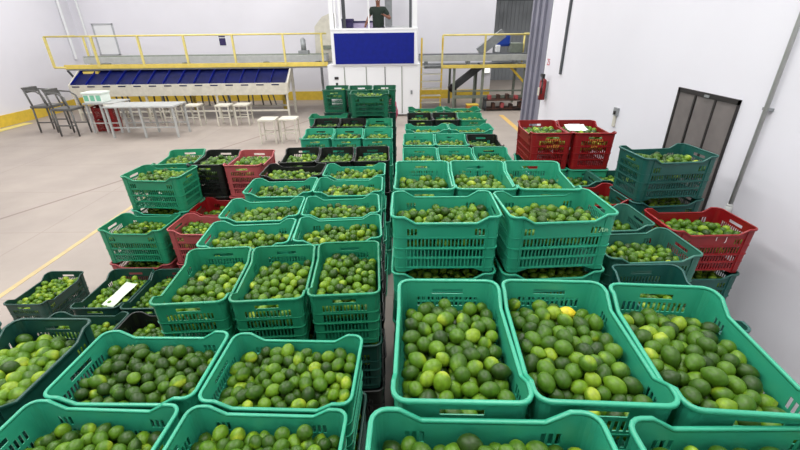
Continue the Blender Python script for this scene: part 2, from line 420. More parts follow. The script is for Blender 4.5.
# key, orient(1 = short side to the viewer), level, x, y, angle, colour, fill depth under rim, template, label tail, under colours
RW = 'in the right hand block'
CR = [
 # right block, nearest first
 ('F1', 0, 5, 0.210, 0.570, -2.0, 'green', .058, 0, 'cut by the bottom edge, left of two in the right block', 'gg'),
 ('F2', 0, 5, 0.872, 0.538, -0.5, 'green', .075, 1, 'cut by the bottom right corner of the picture', 'gg'),
 ('C1', 1, 5, 0.177, 1.088, -2.2, 'green', .074, 2, 'filled with limes, left one of the three long crates in front', 'gg'),
 ('C2', 1, 5, 0.577, 1.076, -3.6, 'green', .070, 3, 'with one yellow lime, middle of the three long crates in front', 'gt'),
 ('C3', 1, 5, 0.976, 1.036, -5.4, 'green', .080, 4, 'against the wall side, right one of the three long crates in front', 'td'),
 ('BL', 0, 5, 0.253, 2.185, -0.9, 'green', .085, 5, 'showing its full slotted long side, left of the front-facing pair', 'gg'),
 ('BR', 0, 5, 0.876, 2.180, 3.2, 'green', .080, 0, 'with a pale mark on its side, right of the front-facing pair', 'gg'),
 ('RA1', 1, 5, 0.164, 2.710, -1.5, 'green', .105, 1, 'behind the front-facing pair, left of three', 'gg'),
 ('RA2', 1, 5, 0.563, 2.700, -2.7, 'green', .092, 2, 'behind the front-facing pair, middle of three', 'gg'),
 ('RA3', 1, 5, 0.958, 2.680, -3.5, 'green', .095, 3, 'behind the front-facing pair, right of three', 'gg'),
 ('RB1', 1, 4, 0.235, 4.430, -0.8, 'green', .085, 4, 'in the fifth right-block row, left of three', 'gg'),
 ('RB2', 1, 4, 0.636, 4.415, -0.8, 'green', .085, 5, 'in the fifth right-block row, middle of three', 'gg'),
 ('RB3', 1, 4, 1.036, 4.420, -2.5, 'green', .090, 0, 'in the fifth right-block row, right of three', 'gg'),
 ('RC1', 1, 4, 0.250, 5.125, -2.0, 'green', .085, 1, 'in the row before the black one, left of three', 'gg'),
 ('RC2', 1, 4, 0.654, 5.095, -2.2, 'green', .080, 2, 'immediately left of the black crate in the right block', 'gg'),
 ('RC3', 1, 4, 1.056, 5.040, -2.3, 'black', .085, 3, 'at the right end of a row of green crates', 'bg'),
 ('RD1', 0, 4, 0.390, 5.830, -1.2, 'green', .085, 4, 'lying long side across far up the right block, left of two', 'gg'),
 ('RD2', 0, 4, 1.002, 5.800, 0.0, 'green', .085, 5, 'lying long side across far up the right block, right of two', 'gg'),
 ('RE1', 1, 4, 0.333, 6.560, -0.4, 'black', .080, 0, 'near the far end of the right block, left of two black ones', 'gg'),
 ('RE2', 1, 4, 0.733, 6.560, -0.6, 'black', .080, 1, 'near the far end of the right block, right of two black ones', 'gg'),
 ('RE3', 1, 4, 1.135, 6.540, -1.0, 'leaf', .080, 2, 'beside the two black ones near the far end of the right block', 'gg'),
 ('RF1', 0, 4, 0.465, 7.250, -0.6, 'leaf', .075, 3, 'at the very back of the right block, left of two', 'gg'),
 ('RF2', 0, 4, 1.080, 7.230, -0.6, 'leaf', .075, 4, 'at the very back of the right block, right of two', 'gg'),
 # right side, along the wall
 ('OR6', 1, 4, 1.425, 1.770, 0.0, 'teal', .120, 5, 'half hidden behind the right long crate in front', 'tt'),
 ('OR5', 0, 4, 1.555, 2.345, 2.5, 'mist', .085, 0, 'in front of the red one by the wall, with see-through side', 'tt'),
 ('OR4', 0, 4, 1.500, 2.775, 2.4, 'mist', .115, 1, 'between the green front-facing pair and the red crate by the wall', 'tt'),
 ('OR7', 0, 4, 1.590, 3.235, 5.0, 'red', .100, 2, 'half hidden behind the right front-facing green crate', 'rt'),
 ('OR8', 0, 4, 1.530, 3.675, 3.0, 'mist', .085, 3, 'below the pair of red crates, partly covered', 'tt'),
 ('OR3', 0, 4, 2.160, 2.690, 0.7, 'red', .080, 4, 'with two white marks on its side, nearest the wall pipe', 'td'),
 ('OR2', 0, 5, 2.137, 3.205, 5.0, 'teal', .065, 5, 'high in front of the dark wall door', 'tt'),
 ('OR9', 0, 4, 2.130, 3.720, 2.0, 'teal', .085, 0, 'behind the high teal stack near the dark door', 'tt'),
 ('R1', 1, 5, 1.455, 4.140, -0.5, 'red', .060, 1, 'with yellow lettering, left of the red pair on top', 'gg'),
 ('R2', 1, 5, 1.855, 4.120, -1.8, 'red', .060, 2, 'with a white sheet inside, right of the red pair on top', 'gt'),
 # left block, nearest first
 ('FA', 0, 4, -1.140, 0.925, -3.0, 'green', .085, 4, 'cut by the bottom left of the picture, left one of two', 'gg'),
 ('FB', 0, 4, -0.508, 0.892, -2.6, 'green', .072, 5, 'cut by the bottom edge, right one of two in the left block', 'db'),
 ('A', 0, 4, -1.102, 1.332, -1.4, 'green', .060, 0, 'in the second row of the left block, left of two', 'db'),
 ('B', 0, 4, -0.482, 1.300, -2.5, 'green', .060, 1, 'in the second row of the left block, beside the dark aisle', 'db'),
 ('P1', 1, 4, -1.133, 2.040, 3.6, 'leaf', .095, 2, 'with its short side forward, left of three in the left block', 'gg'),
 ('P2', 1, 4, -0.727, 2.058, 3.6, 'leaf', .085, 3, 'with its short side forward, middle of three in the left block', 'gg'),
 ('P3', 1, 4, -0.320, 2.100, 3.0, 'leaf', .075, 4, 'with its short side forward, right of three beside the aisle', 'db'),
 ('LA1', 0, 4, -1.052, 2.568, 3.6, 'green', .075, 5, 'directly behind the three short-side crates, left of two', 'gg'),
 ('LA2', 0, 4, -0.433, 2.630, 4.0, 'green', .075, 0, 'directly behind the three short-side crates, right of two', 'db'),
 ('LB1', 0, 4, -1.079, 3.010, 3.2, 'green', .075, 1, 'in the fifth row of the left block, left of two', 'gg'),
 ('LB2', 0, 4, -0.463, 3.046, 4.0, 'green', .075, 2, 'in the fifth row of the left block, right of two', 'db'),
 ('LC1', 0, 4, -1.062, 3.508, 1.4, 'green', .070, 3, 'in front of the long black crate of the left block', 'gg'),
 ('LC2', 0, 4, -0.453, 3.512, 0.6, 'green', .070, 4, 'in the sixth row of the left block, beside the aisle', 'db'),
 ('LD1', 0, 4, -1.053, 3.962, 0.0, 'black', .065, 5, 'lying long side across in the left block', 'bg'),
 ('LD2', 0, 4, -0.440, 3.942, 0.5, 'green', .065, 0, 'beside the long black crate of the left block', 'gg'),
 ('LE1', 1, 4, -1.105, 4.492, 4.0, 'black', .075, 1, 'left of a row of three black crates', 'bg'),
 ('LE2', 1, 4, -0.706, 4.486, 2.8, 'black', .080, 2, 'middle of a row of three black crates', 'bg'),
 ('LE3', 1, 4, -0.303, 4.500, 1.8, 'black', .080, 3, 'right of a row of three black crates', 'bg'),
 ('LF1', 1, 4, -1.085, 5.500, 2.0, 'green', .075, 4, 'behind the three black crates, left of three', 'gg'),
 ('LF2', 1, 4, -0.682, 5.484, 1.8, 'green', .080, 5, 'behind the three black crates, middle of three', 'gg'),
 ('LF3', 1, 4, -0.280, 5.470, 0.8, 'green', .080, 0, 'behind the three black crates, right of three', 'gg'),
 ('LG1', 1, 4, -1.090, 6.200, 2.0, 'black', .085, 1, 'below the tall far stack, left of two black ones', 'gg'),
 ('LG2', 1, 4, -0.690, 6.190, 1.5, 'black', .085, 2, 'below the tall far stack, right of two black ones', 'gg'),
 ('LG3', 1, 4, -0.288, 6.150, 1.2, 'leaf', .085, 3, 'below the tall far stack, beside the aisle', 'gg'),
 ('LH', 0, 4, -1.120, 6.720, 2.0, 'leaf', .080, 4, 'low at the left foot of the tall far stack', 'gg'),
 ('S2', 0, 5, -0.448, 6.690, 1.5, 'deep', .050, 5, 'long side forward at the front of the tall far stack', 'dd'),
 ('S1', 1, 5, -1.050, 7.250, 1.2, 'deep', .070, 0, 'left at the back of the tall far stack', 'dd'),
 ('S3', 1, 5, -0.640, 7.210, 0.5, 'deep', .070, 1, 'middle at the back of the tall far stack', 'dd'),
 ('S4', 1, 5, -0.238, 7.210, 0.0, 'deep', .070, 2, 'right at the back of the tall far stack', 'dd'),
 # left outer groups
 ('K1', 1, 4, -1.710, 1.330, -1.4, 'darkteal', .070, 3, 'full of large pale limes at the left edge', 'dd'),
 ('K0', 1, 4, -2.140, 1.320, -1.0, 'teal', .075, 4, 'of which only a corner shows at the left edge', 'dd'),
 ('OL10', 1, 1, -3.625, 3.522, -0.9, 'darkteal', .060, 5, 'standing alone on the floor at the far left', ''),
 ('OL8', 1, 2, -2.462, 2.970, 0.2, 'darkteal', .062, 0, 'with a pale paper lying on its limes', 'd'),
 ('OL9', 1, 2, -2.055, 2.958, 0.4, 'darkteal', .066, 1, 'right beside the one that holds a paper', 'd'),
 ('OL11', 0, 2, -2.425, 2.430, -1.0, 'darkteal', .085, 2, 'half hidden behind the near left crates', 'd'),
 ('OL12', 0, 2, -1.812, 2.420, -1.0, 'black', .085, 3, 'wedged half hidden left of the short-side crates', 'd'),
 ('OL5', 0, 3, -2.455, 3.535, -2.4, 'leaf', .080, 4, 'on a faded red crate, front left of the outer stack', 'ss'),
 ('OL6', 0, 3, -1.812, 3.510, -3.2, 'rose', .085, 5, 'beside the green one of the outer stack', 'ss'),
 ('OL7', 0, 3, -1.800, 3.935, -1.5, 'red', .110, 0, 'sunk between the outer stack and the left block', 'ss'),
 ('OL1', 0, 4, -2.395, 3.960, -5.0, 'leaf', .055, 1, 'on top of the outer left stack facing the camera', 'gs'),
 ('OL2', 1, 4, -2.440, 4.480, 6.0, 'leaf', .065, 2, 'at the far left of the outer row of three', 'gg'),
 ('OL3', 1, 4, -2.035, 4.440, -0.6, 'black', .060, 3, 'between a green and a red one in the outer row', 'bg'),
 ('OL4', 1, 4, -1.636, 4.410, -1.0, 'rose', .060, 4, 'at the right end of the outer row of three', 'sg'),
]
GRP = lambda k: ('crates in the right hand block' if k[0] in 'FCBR' and k not in ('FA', 'FB', 'B', 'R1', 'R2') else
                 'crates along the right wall' if k.startswith('OR') or k in ('R1', 'R2') else
                 'crates at the outer left' if k.startswith('OL') or k[0] == 'K' else 'crates in the left hand block')
UC = dict(g='green', t='teal', d='darkteal', b='black', r='red', s='rose')
rnd = random.Random(4)
SHORT = dict(F1='bottom-edge crate of the right block', F2='bottom right corner crate', C1='left front long crate', C2='middle front long crate', C3='right front long crate',
 BL='left front-facing crate', BR='right front-facing crate', RA1='left crate behind the front-facing pair', RA2='middle crate behind the front-facing pair', RA3='right crate behind the front-facing pair',
 RB1='left fifth-row right-block crate', RB2='middle fifth-row right-block crate', RB3='right fifth-row right-block crate', RC1='leftmost crate of the black-ended row', RC2='middle crate of the black-ended row', RC3='black crate ending a green row',
 RD1='left far long-side crate', RD2='right far long-side crate', RE1='left far black crate, right block', RE2='right far black crate, right block', RE3='green crate beside the far black ones',
 RF1='left backmost crate, right block', RF2='right backmost crate, right block', OR6='half hidden teal crate by the front', OR5='see-through greyish crate', OR4='greyish crate left of the red one',
 OR7='half hidden red crate', OR8='greyish crate below the red pair', OR3='marked red crate by the pipe', OR2='high teal crate by the door', OR9='teal crate behind the high one', R1='left red crate of the pair', R2='right red crate of the pair', OR10='low dark crate beside the wall',
 FA='bottom left crate', FB='bottom crate left of the aisle', A='second-row left crate', B='second-row crate beside the aisle', P1='left short-side crate', P2='middle short-side crate', P3='right short-side crate',
 LA1='third-row left crate', LA2='third-row right crate', LB1='fifth-row left crate', LB2='fifth-row right crate', LC1='crate before the long black one', LC2='sixth-row crate beside the aisle', LD1='long black crate', LD2='crate beside the long black one',
 LE1='left of the three black crates', LE2='middle of the three black crates', LE3='right of the three black crates', LF1='left crate behind the black three', LF2='middle crate behind the black three', LF3='right crate behind the black three',
 LG1='left black crate below the far stack', LG2='right black crate below the far stack', LG3='green crate below the far stack', LH='crate at the far stack foot', S2='far stack front crate', S1='far stack back left crate', S3='far stack back middle crate', S4='far stack back right crate',
 K1='dark crate at the left edge', K0='corner crate at the left edge', OL10='lone floor crate', OL8='crate with the paper', OL9='crate beside the paper one', OL11='half hidden dark crate at the left', OL12='half hidden black crate at the left',
 OL5='green front crate of the outer stack', OL6='faded red crate of the outer stack', OL7='sunken red crate', OL1='top facing crate of the outer stack', OL2='far left crate of the outer row', OL3='black crate of the outer row', OL4='faded red crate of the outer row')
def low_label(c, nth, k): return c+' crate, '+nth+' from top under the '+SHORT[k]
LOWER = []
CRATE = {}
for (k, o_, lv, x, y, a, c, fl, tp, tail, under) in CR:
    CRATE[k] = crate(x, y, lv, a, o_, c, CN[c]+' crate '+tail, GRP(k))
    for i in range(lv-1):
        uc = UC[under[min(i, len(under)-1)]] if under else 'green'
        if k == 'S2' and i == 0: uc = 'deep'
        nth = ('second', 'third', 'fourth', 'fifth')[i]
        short = tail
        LOWER.append((k, i, o_, lv-1-i, x, y, a, tp))
        crate(x+rnd.uniform(-.004, .004), y+rnd.uniform(-.004, .004), lv-1-i, a+rnd.uniform(-.4, .4), o_, uc,
              low_label(CN[uc], nth, k), 'lower crates of the stacks')

# painted marks on crates
def side_text(key, s, size, mtx, m, name='painted_mark'):
    t = CRATE[key]; o = text_obj(name, s, size, mtx, m, None, 0.0006); o.parent = t; return o
# a mark on a short side (local -x face); local frame of the crate, depth t under the rim
def short_face(u, t): # text plane on the side that looks at the camera for a crate turned by 90 degrees
    return Matrix.Translation((-(CL/2-0.010-taper(t))-0.0045, -u, CH-t)) @ Matrix.Rotation(R(-90), 4, 'Z') @ Matrix.Rotation(R(90), 4, 'X')
def long_face(u, t):
    return Matrix.Translation((u, -(CW/2-0.010-taper(t))-0.0045, CH-t)) @ Matrix.Rotation(R(90), 4, 'X')
def strokes(key, face, m, n, wd, h, seed):
    # worn brush lettering, no longer readable
    q = random.Random(seed); mb = MB()
    for i in range(n):
        x0 = -wd/2+wd*(i+.5)/n; l = q.uniform(.6, 1)*h/2; dx = q.uniform(-.3, .3)*h; w_ = q.uniform(.004, .007)
        mb.bar((x0-dx/2, -l, 0), (x0+dx/2, l, 0), w_, .0008)
        if q.random() < .7: zz = q.choice((-l, 0, l)); mb.bar((x0-w_, zz, 0.0003), (x0+wd/n*.6, zz, 0.0003), .005, .0008)
    o = mb.build('painted_mark', m); o.data.transform(face); o.parent = CRATE[key]
strokes('R1', short_face(0.0, 0.070), M['ymark'], 7, .15, .032, 3); strokes('R1', short_face(0.01, 0.131), M['ymark'], 6, .12, .026, 4)
strokes('R2', short_face(0.01, 0.070), M['ymark'], 6, .13, .030, 5); strokes('R2', short_face(0.0, 0.131), M['ymark'], 3, .06, .024, 6)
side_text('OR3', 'T', 0.05, long_face(0.02, 0.085), M['wmark']); side_text('OR3', 'J', 0.05, long_face(0.09, 0.090), M['wmark'])
strokes('BR', long_face(0.225, 0.098), M['pmark'], 4, .05, .036, 8)

# ------------------------------------------------------------------ limes
def pack(seed, n=300, hx=0.268, hy=0.166, zmax=0.60, iters=260):
    g = np.random.default_rng(seed)
    r = g.uniform(0.0215, 0.0295, n)
    p = np.stack([g.uniform(-hx+.03, hx-.03, n), g.uniform(-hy+.03, hy-.03, n), np.linspace(0.03, zmax, n)], 1)
    iu, ju = np.triu_indices(n, 1)
    rs = (r[iu]+r[ju])*0.97
    for it in range(iters):
        p[:, 2] -= 0.004 if it < iters*0.75 else 0.0012
        for _ in range(2):
            d = p[iu]-p[ju]; L = np.sqrt((d*d).sum(1))+1e-9; ov = rs-L; k = ov > 0
            if k.any():
                mv = (d[k]/L[k][:, None])*(ov[k]*0.5*0.9)[:, None]
                np.add.at(p, iu[k], mv); np.add.at(p, ju[k], -mv)
            p[:, 0] = np.clip(p[:, 0], -hx+r, hx-r); p[:, 1] = np.clip(p[:, 1], -hy+r, hy-r); p[:, 2] = np.maximum(p[:, 2], r)
    return p, r
TPL = []
for s in range(6):
    p, r = pack(11+s, n=220, hx=.272, hy=.170, zmax=0.45)
    top = np.sort(p[:, 2]+r)[-25:].mean()
    TPL.append((p - np.array([0, 0, top]), r))         # surface at about z = 0
g0 = np.random.default_rng(7)
PAL = np.array([lin(36, 62, 12)[:3], lin(50, 82, 14)[:3], lin(68, 104, 18)[:3], lin(94, 128, 24)[:3], lin(128, 152, 36)[:3], lin(164, 176, 56)[:3], lin(212, 190, 40)[:3]])
TONE = ['dark green', 'dark green', 'mid green', 'mid green', 'light green', 'yellowish green', 'yellow']
limes = []     # dict arrays
for (k, o_, lv, x, y, a, c, fill, tp, tail, under) in CR:
    if k == 'OR10': continue
    p, r = TPL[tp]; p = p.copy(); r = r.copy()
    h = sum(ord(ch)*(i+3) for i, ch in enumerate(k)); gk = np.random.default_rng(h)
    if h % 2: p[:, 0] *= -1
    if h % 3 == 0: p[:, 1] *= -1
    scl = 1.12 if k in ('K1', 'K0') else 1.0
    mound = 0.010*(1-np.clip((p[:, 0]/0.28)**2+(p[:, 1]/0.18)**2, 0, 1.2))
    tilt = {'P1': -.02, 'P2': -.03, 'P3': -.03}.get(k, 0.0)
    z = p[:, 2]+mound
    # limes are heaped a little toward the viewer
    p = np.stack([p[:, 0], p[:, 1], z + CH - fill + 0.012], 1); r = r*scl
    if scl > 1: p[:, :2] *= 0.985
    keep = (p[:, 2] > 0.05)
    deep = k in ('BL', 'BR', 'P1', 'P2', 'P3', 'OL1', 'OL5', 'OR5', 'R1', 'R2', 'C1', 'C2', 'C3', 'OL4', 'OL6', 'F1', 'OR2', 'OR3', 'OL10', 'K1', 'OL8', 'OL3', 'S2', 'OL2')
    if not deep: keep &= p[:, 2] > (CH - fill - 0.085)
    p = p[keep]; r = r[keep]; n = len(r)
    th = R(a) + (R(90) if o_ else 0); ca, sa = math.cos(th), math.sin(th)
    wpos = np.stack([x+ca*p[:, 0]-sa*p[:, 1], y+sa*p[:, 0]+ca*p[:, 1], p[:, 2]+(lv-1)*PH], 1)
    light = {'K1': .20, 'K0': .2, 'OL10': .2, 'OL8': .12, 'R1': .05, 'C1': .0, 'A': -.12, 'FA': -.02}.get(k, 0.04)
    tone = np.clip(gk.normal(0.23+light, 0.17, n), 0.0, 0.62)
    spot = np.clip(tone+gk.uniform(0.05, 0.36, n), 0, 0.76)
    ax = gk.normal(size=(n, 3)); ax[:, 2] *= 0.5; ax /= np.linalg.norm(ax, axis=1)[:, None]
    sd_ = gk.normal(size=(n, 3)); sd_ /= np.linalg.norm(sd_, axis=1)[:, None]
    el = gk.uniform(1.0, 1.28, n); sh = gk.uniform(0.2, 0.9, n)
    for i in range(n): limes.append([k, wpos[i], r[i], ax[i], el[i], tone[i], spot[i], sd_[i], sh[i], p[i], fill])
lower_limes = []
for (k, i, o_, lv, x, y, a, tp) in LOWER:
    if not (i == 0 and k in ('P1', 'P2', 'P3', 'B', 'BL', 'BR', 'R1', 'R2', 'OR2', 'OR3', 'S1', 'S2', 'OL1', 'OL5', 'OL6', 'OL4', 'OL3', 'OL8', 'A', 'LF1', 'LF2', 'LF3', 'C3') or (k in ('OL1', 'OL5', 'OL2'))): continue
    p, r = TPL[(tp+1) % 6]; gk = np.random.default_rng(100+len(lower_limes)); p = p+np.array([0, 0, CH-0.06]); kk = p[:, 2] > .05; p = p[kk]; r = r[kk]; n = len(r)
    th = R(a) + (R(90) if o_ else 0); ca, sa = math.cos(th), math.sin(th)
    wpos = np.stack([x+ca*p[:, 0]-sa*p[:, 1], y+sa*p[:, 0]+ca*p[:, 1], p[:, 2]+(lv-1)*PH], 1)
    for q in range(n): limes.append([k+'_', wpos[q], r[q], np.array([1., 0, .1]), 1.1, float(gk.uniform(.05, .5)), .6, np.array([0, -1., .2]), .5, p[q], .06])
def ico(sub):
    bm = bmesh.new(); bmesh.ops.create_icosphere(bm, subdivisions=sub, radius=1.0)
    v = np.array([v.co[:] for v in bm.verts]); bm.verts.index_update()
    f = np.array([[q.index for q in f.verts] for f in bm.faces]); bm.free(); return v, f
ICO2, ICO3 = ico(2), ico(3)
def ramp(t):
    t = np.clip(t, 0, 0.9999)*(len(PAL)-1); i = t.astype(int); fr = (t-i)[..., None]; return PAL[i]*(1-fr)+PAL[np.minimum(i+1, len(PAL)-1)]*fr
def lime_geo(L, tpl, origin):
    v, f = tpl; k, pos, r, ax, el, tone, spot, sdir, sh, _, _ = L
    ax = np.asarray(ax); u = np.cross(ax, [0, 0, 1.0]); u /= np.linalg.norm(u)+1e-9; w_ = np.cross(ax, u)
    t = v[:, 2]; nip = 1+0.13*np.clip((t-0.88)/0.12, 0, 1)+0.05*np.clip((-t-0.9)/0.1, 0, 1)
    loc = (v[:, :1]*u+v[:, 1:2]*w_)*0.985*r + ax*(t*nip*el)[:, None]*r
    nrm = v[:, :1]*u+v[:, 1:2]*w_+ax*t[:, None]
    dd = nrm@np.asarray(sdir); m = np.clip((dd-sh)/0.35, 0, 1); m = m*m*(3-2*m)
    m2 = np.clip((np.abs(t)-0.80)/0.2, 0, 1)*0.5
    colr = ramp(tone*(1-m)+spot*m + m2*0.10)
    return loc+np.asarray(pos)-origin, colr
def make_mesh(name, V, F, C):
    me = bpy.data.meshes.new(name); nv, nf = len(V), len(F)
    me.vertices.add(nv); me.vertices.foreach_set('co', V.astype(np.float32).ravel())
    me.loops.add(nf*3); me.loops.foreach_set('vertex_index', F.astype(np.int32).ravel())
    me.polygons.add(nf); me.polygons.foreach_set('loop_start', np.arange(0, nf*3, 3, dtype=np.int32))
    me.polygons.foreach_set('use_smooth', np.ones(nf, bool)); me.update(calc_edges=True)
    at = me.attributes.new('tint', 'FLOAT_COLOR', 'POINT')
    at.data.foreach_set('color', np.concatenate([C, np.ones((nv, 1))], 1).astype(np.float32).ravel())
    me.materials.append(M['lime']); return me
# which limes show largest: seen from the camera, not behind other limes or their own crate's rim
NEAR = ['C1', 'C2', 'C3', 'F1', 'F2', 'A', 'B', 'FA', 'FB', 'K1']
cam_p = np.array([0, 0, CAM_Z]); cp_, sp_ = math.cos(PITCH), math.sin(PITCH)
near = [i for i, L in enumerate(limes) if L[0] in NEAR and L[9][2] > CH-L[10]-0.045]
NP = np.array([limes[i][1] for i in near]); NR = np.array([limes[i][2] for i in near])
rel = NP-cam_p; dist = np.linalg.norm(rel, axis=1); dirs = rel/dist[:, None]
cr_ = {r_[0]: r_ for r_ in CR}; score = np.zeros(len(near))
for a_, i in enumerate(near):
    X, Y, Z = rel[a_]; d = cp_*Y-sp_*Z; uu = sp_*Y+cp_*Z
    if d <= 0.1: continue
    px, py = 400+411*X/d, 229-411*uu/d
    if not (3 < px < 797 and 3 < py < 447): continue
    along = rel@dirs[a_]; perp = np.linalg.norm(rel-along[:, None]*dirs[a_], axis=1)
    if ((along < dist[a_]-0.012) & (perp < NR*0.80)).any(): continue
    rr_ = cr_[limes[i][0]]; zt = rr_[2]*PH-0.03; tt = (zt-CAM_Z)/dirs[a_][2]; q = cam_p+dirs[a_]*tt
    th = R(rr_[5])+(R(90) if rr_[1] else 0); dx, dy = q[0]-rr_[3], q[1]-rr_[4]
    lx, ly = dx*math.cos(th)+dy*math.sin(th), -dx*math.sin(th)+dy*math.cos(th)
    if q[2] > limes[i][1][2] and (abs(lx) > 0.285 or abs(ly) > 0.182): continue
    score[a_] = NR[a_]/d
order = [near[j] for j in np.argsort(-score) if score[j] > 0][:300]
chosen = set(order)
# the one bright yellow lime at the back of the middle long crate
best = min((i for i in order if limes[i][0] == 'C2'), key=lambda i: abs(limes[i][1][0]-0.69)+abs(limes[i][1][1]-1.27))
limes[best][5] = 0.93; limes[best][6] = 1.0; limes[best][4] = 1.25; limes[best][3] = np.array([0.98, -0.1, 0.1])
CDESC = dict(C1='left front crate', C2='middle front crate', C3='right front crate', F1='bottom-edge right-block crate', F2='bottom right corner crate',
             A='second-row left crate', B='second-row aisle crate', FA='bottom left crate', FB='bottom aisle-side crate', K1='dark left-edge crate')
LAB = {}
for i in order:
    L = limes[i]; k, pos = L[0], L[1]; rw = cr_[k]
    V, C = lime_geo(L, ICO3, pos); me = make_mesh('lime', V, ICO3[1], C)
    o = link_mesh('lime', me); o.location = pos
    fx = (pos[0]-rw[3])/(0.3 if rw[1] == 0 else 0.2); fy = (pos[1]-rw[4])/(0.2 if rw[1] == 0 else 0.3)
    hs = ('far left', 'left', 'middle', 'right', 'far right')[int(min(4, max(0, (fx+1)*2.5)))]
    vs = ('front', 'near', 'mid', 'rear', 'back')[int(min(4, max(0, (fy+1)*2.5)))]
    size = 'small ' if L[2] < 0.0255 else ('large ' if L[2] > 0.029 else '')
    tone = TONE[int(min(6, L[5]*7))]
    tag(o, '%s%s lime, %s %s part of the %s' % (size, tone, hs, vs, CDESC[k]), 'lime', 'limes in the '+CDESC[k])
    LAB.setdefault(o['label'], []).append(o)
for lb, os_ in LAB.items():
    if len(os_) == 2:
        if abs(os_[0].location.x-os_[1].location.x) > abs(os_[0].location.y-os_[1].location.y): os_.sort(key=lambda q: q.location.x); nm = (', left of two', ', right of two')
        else: os_.sort(key=lambda q: q.location.y); nm = (', nearer of two', ', farther of two')
    elif len(os_) > 2: os_.sort(key=lambda q: q.location.x); nm = [', '+v+' from left' for v in ('first', 'second', 'third', 'fourth', 'fifth', 'sixth')]
    else: continue
    for q, v in zip(os_, nm): q['label'] = lb+v
Vs, Fs, Cs, off = [], [], [], 0
for i, L in enumerate(limes):
    if i in chosen: continue
    tpl = ICO3 if (L[0] in NEAR and L[9][2] > CH-L[10]-0.05) else ICO2
    V, C = lime_geo(L, tpl, np.zeros(3)); Vs.append(V); Cs.append(C); Fs.append(tpl[1]+off); off += len(V)
me = make_mesh('heaped_limes', np.concatenate(Vs), np.concatenate(Fs), np.concatenate(Cs))
o = link_mesh('heaped_limes', me); o['kind'] = 'stuff'
tag(o, 'green limes heaped in all the crates standing farther back', 'limes')

# paper on the limes of the left crate, sheet in the red crate
def sheet(name, label, cx, cy, cz, lx, ly, ang, m, amp=0.008):
    bm = bmesh.new(); bmesh.ops.create_grid(bm, x_segments=8, y_segments=6, size=0.5)
    for v in bm.verts:
        v.co.x *= lx; v.co.y *= ly; v.co.z = amp*math.sin(v.co.x*30+1)*math.cos(v.co.y*26)
    bmesh.ops.solidify(bm, geom=bm.faces[:], thickness=0.0012)
    bmesh.ops.transform(bm, matrix=Matrix.Rotation(R(ang), 4, 'Z') @ Matrix.Rotation(R(10), 4, 'X'), verts=bm.verts)
    o = link_mesh(name, finish(bm, name, True), m); o.location = (cx, cy, cz); return tag(o, label, 'sheet')
sheet('paper_slip', 'pale green paper slip lying on limes in a dark crate', -2.385, 2.90, 2*PH-0.030, 0.115, 0.28, -14, M['paper'], 0.005)
sheet('plastic_sheet', 'whitish sheet lying in the right red crate by the wall', 1.80, 4.18, 5*PH-0.030, 0.20, 0.16, 0, M['foam'], 0.006)

# ------------------------------------------------------------------ sorting machine
YF, YT = 13.9, 14.6
sm = thing('sorting_table', 'long sorting machine with a row of navy blue discharge chutes', 'sorting machine', (-7, 14.2, 0))
xs0, xs1 = -10.50, -3.62; NCH = 14
for i in range(NCH):
    a = xs0+(xs1-xs0)*i/NCH; b_ = xs0+(xs1-xs0)*(i+1)/NCH
    ch = MB(); ch.prism([(a+0.01, YF, 1.10), (b_-0.01, YF, 1.10), (b_-0.01, YT+0.1, 1.50), (a+0.01, YT+0.1, 1.50)], (0, 0, -0.015))
    c_ = ch.build('chute', M['navy'], sm)
    d_ = MB().prism([(a, YF, 1.10), (a, YF, 1.16), (a, YT+0.1, 1.58), (a, YT+0.1, 1.48)], (0.014, 0, 0)).build('divider', M['blue'], sm)
MB().box(xs0-0.04, xs1+0.05, YF-0.03, YF, 0.76, 1.12, 0.004).build('front_panel', M['cream'], sm)
for i in range(NCH):
    xc = xs0+(xs1-xs0)*(i+0.35)/NCH
    MB().box(xc-0.12, xc+0.12, YF-0.036, YF-0.03, 1.05, 1.085).build('blue_label', M['navy'], sm)
MB().prism([(xs1+0.04, YF, 0.80), (xs1+0.04, YF, 1.12), (xs1+0.04, YT+0.1, 1.60), (xs1+0.04, YT+0.1, 1.4)], (0.04, 0, 0)).build('side_panel', M['cream'], sm)
MB().prism([(xs0-0.08, YF, 0.80), (xs0-0.08, YF, 1.12), (xs0-0.08, YT+0.1, 1.60), (xs0-0.08, YT+0.1, 1.4)], (0.04, 0, 0)).build('side_panel', M['cream'], sm)
for x in (xs0, -8.2, -5.9, xs1):
    MB().bar((x, YF+0.03, 0), (x, YF+0.03, 0.78), 0.06).build('leg', M['cream'], sm)
    MB().bar((x, YT+0.3, 0), (x, YT+0.3, 1.5), 0.08).build('leg', M['cream'], sm)
[MB().bar((xs0, yq, 0.26), (xs1, yq, 0.26), 0.05).build('stretcher', M['cream'], sm) for yq in (YF+0.03, YT+0.3)]
for i in range(26):                        # dark brackets hanging below the panel
    xc = xs0+0.5+(xs1-xs0-0.6)*i/25+0.06*math.sin(i*2.3)
    MB().bar((xc, YF+0.12, 0.42), (xc-0.03+0.05*math.sin(i), YF+0.12, 0.76), 0.05, 0.03).build('bracket', M['frame'] if i % 3 else M['dgrey'], sm)
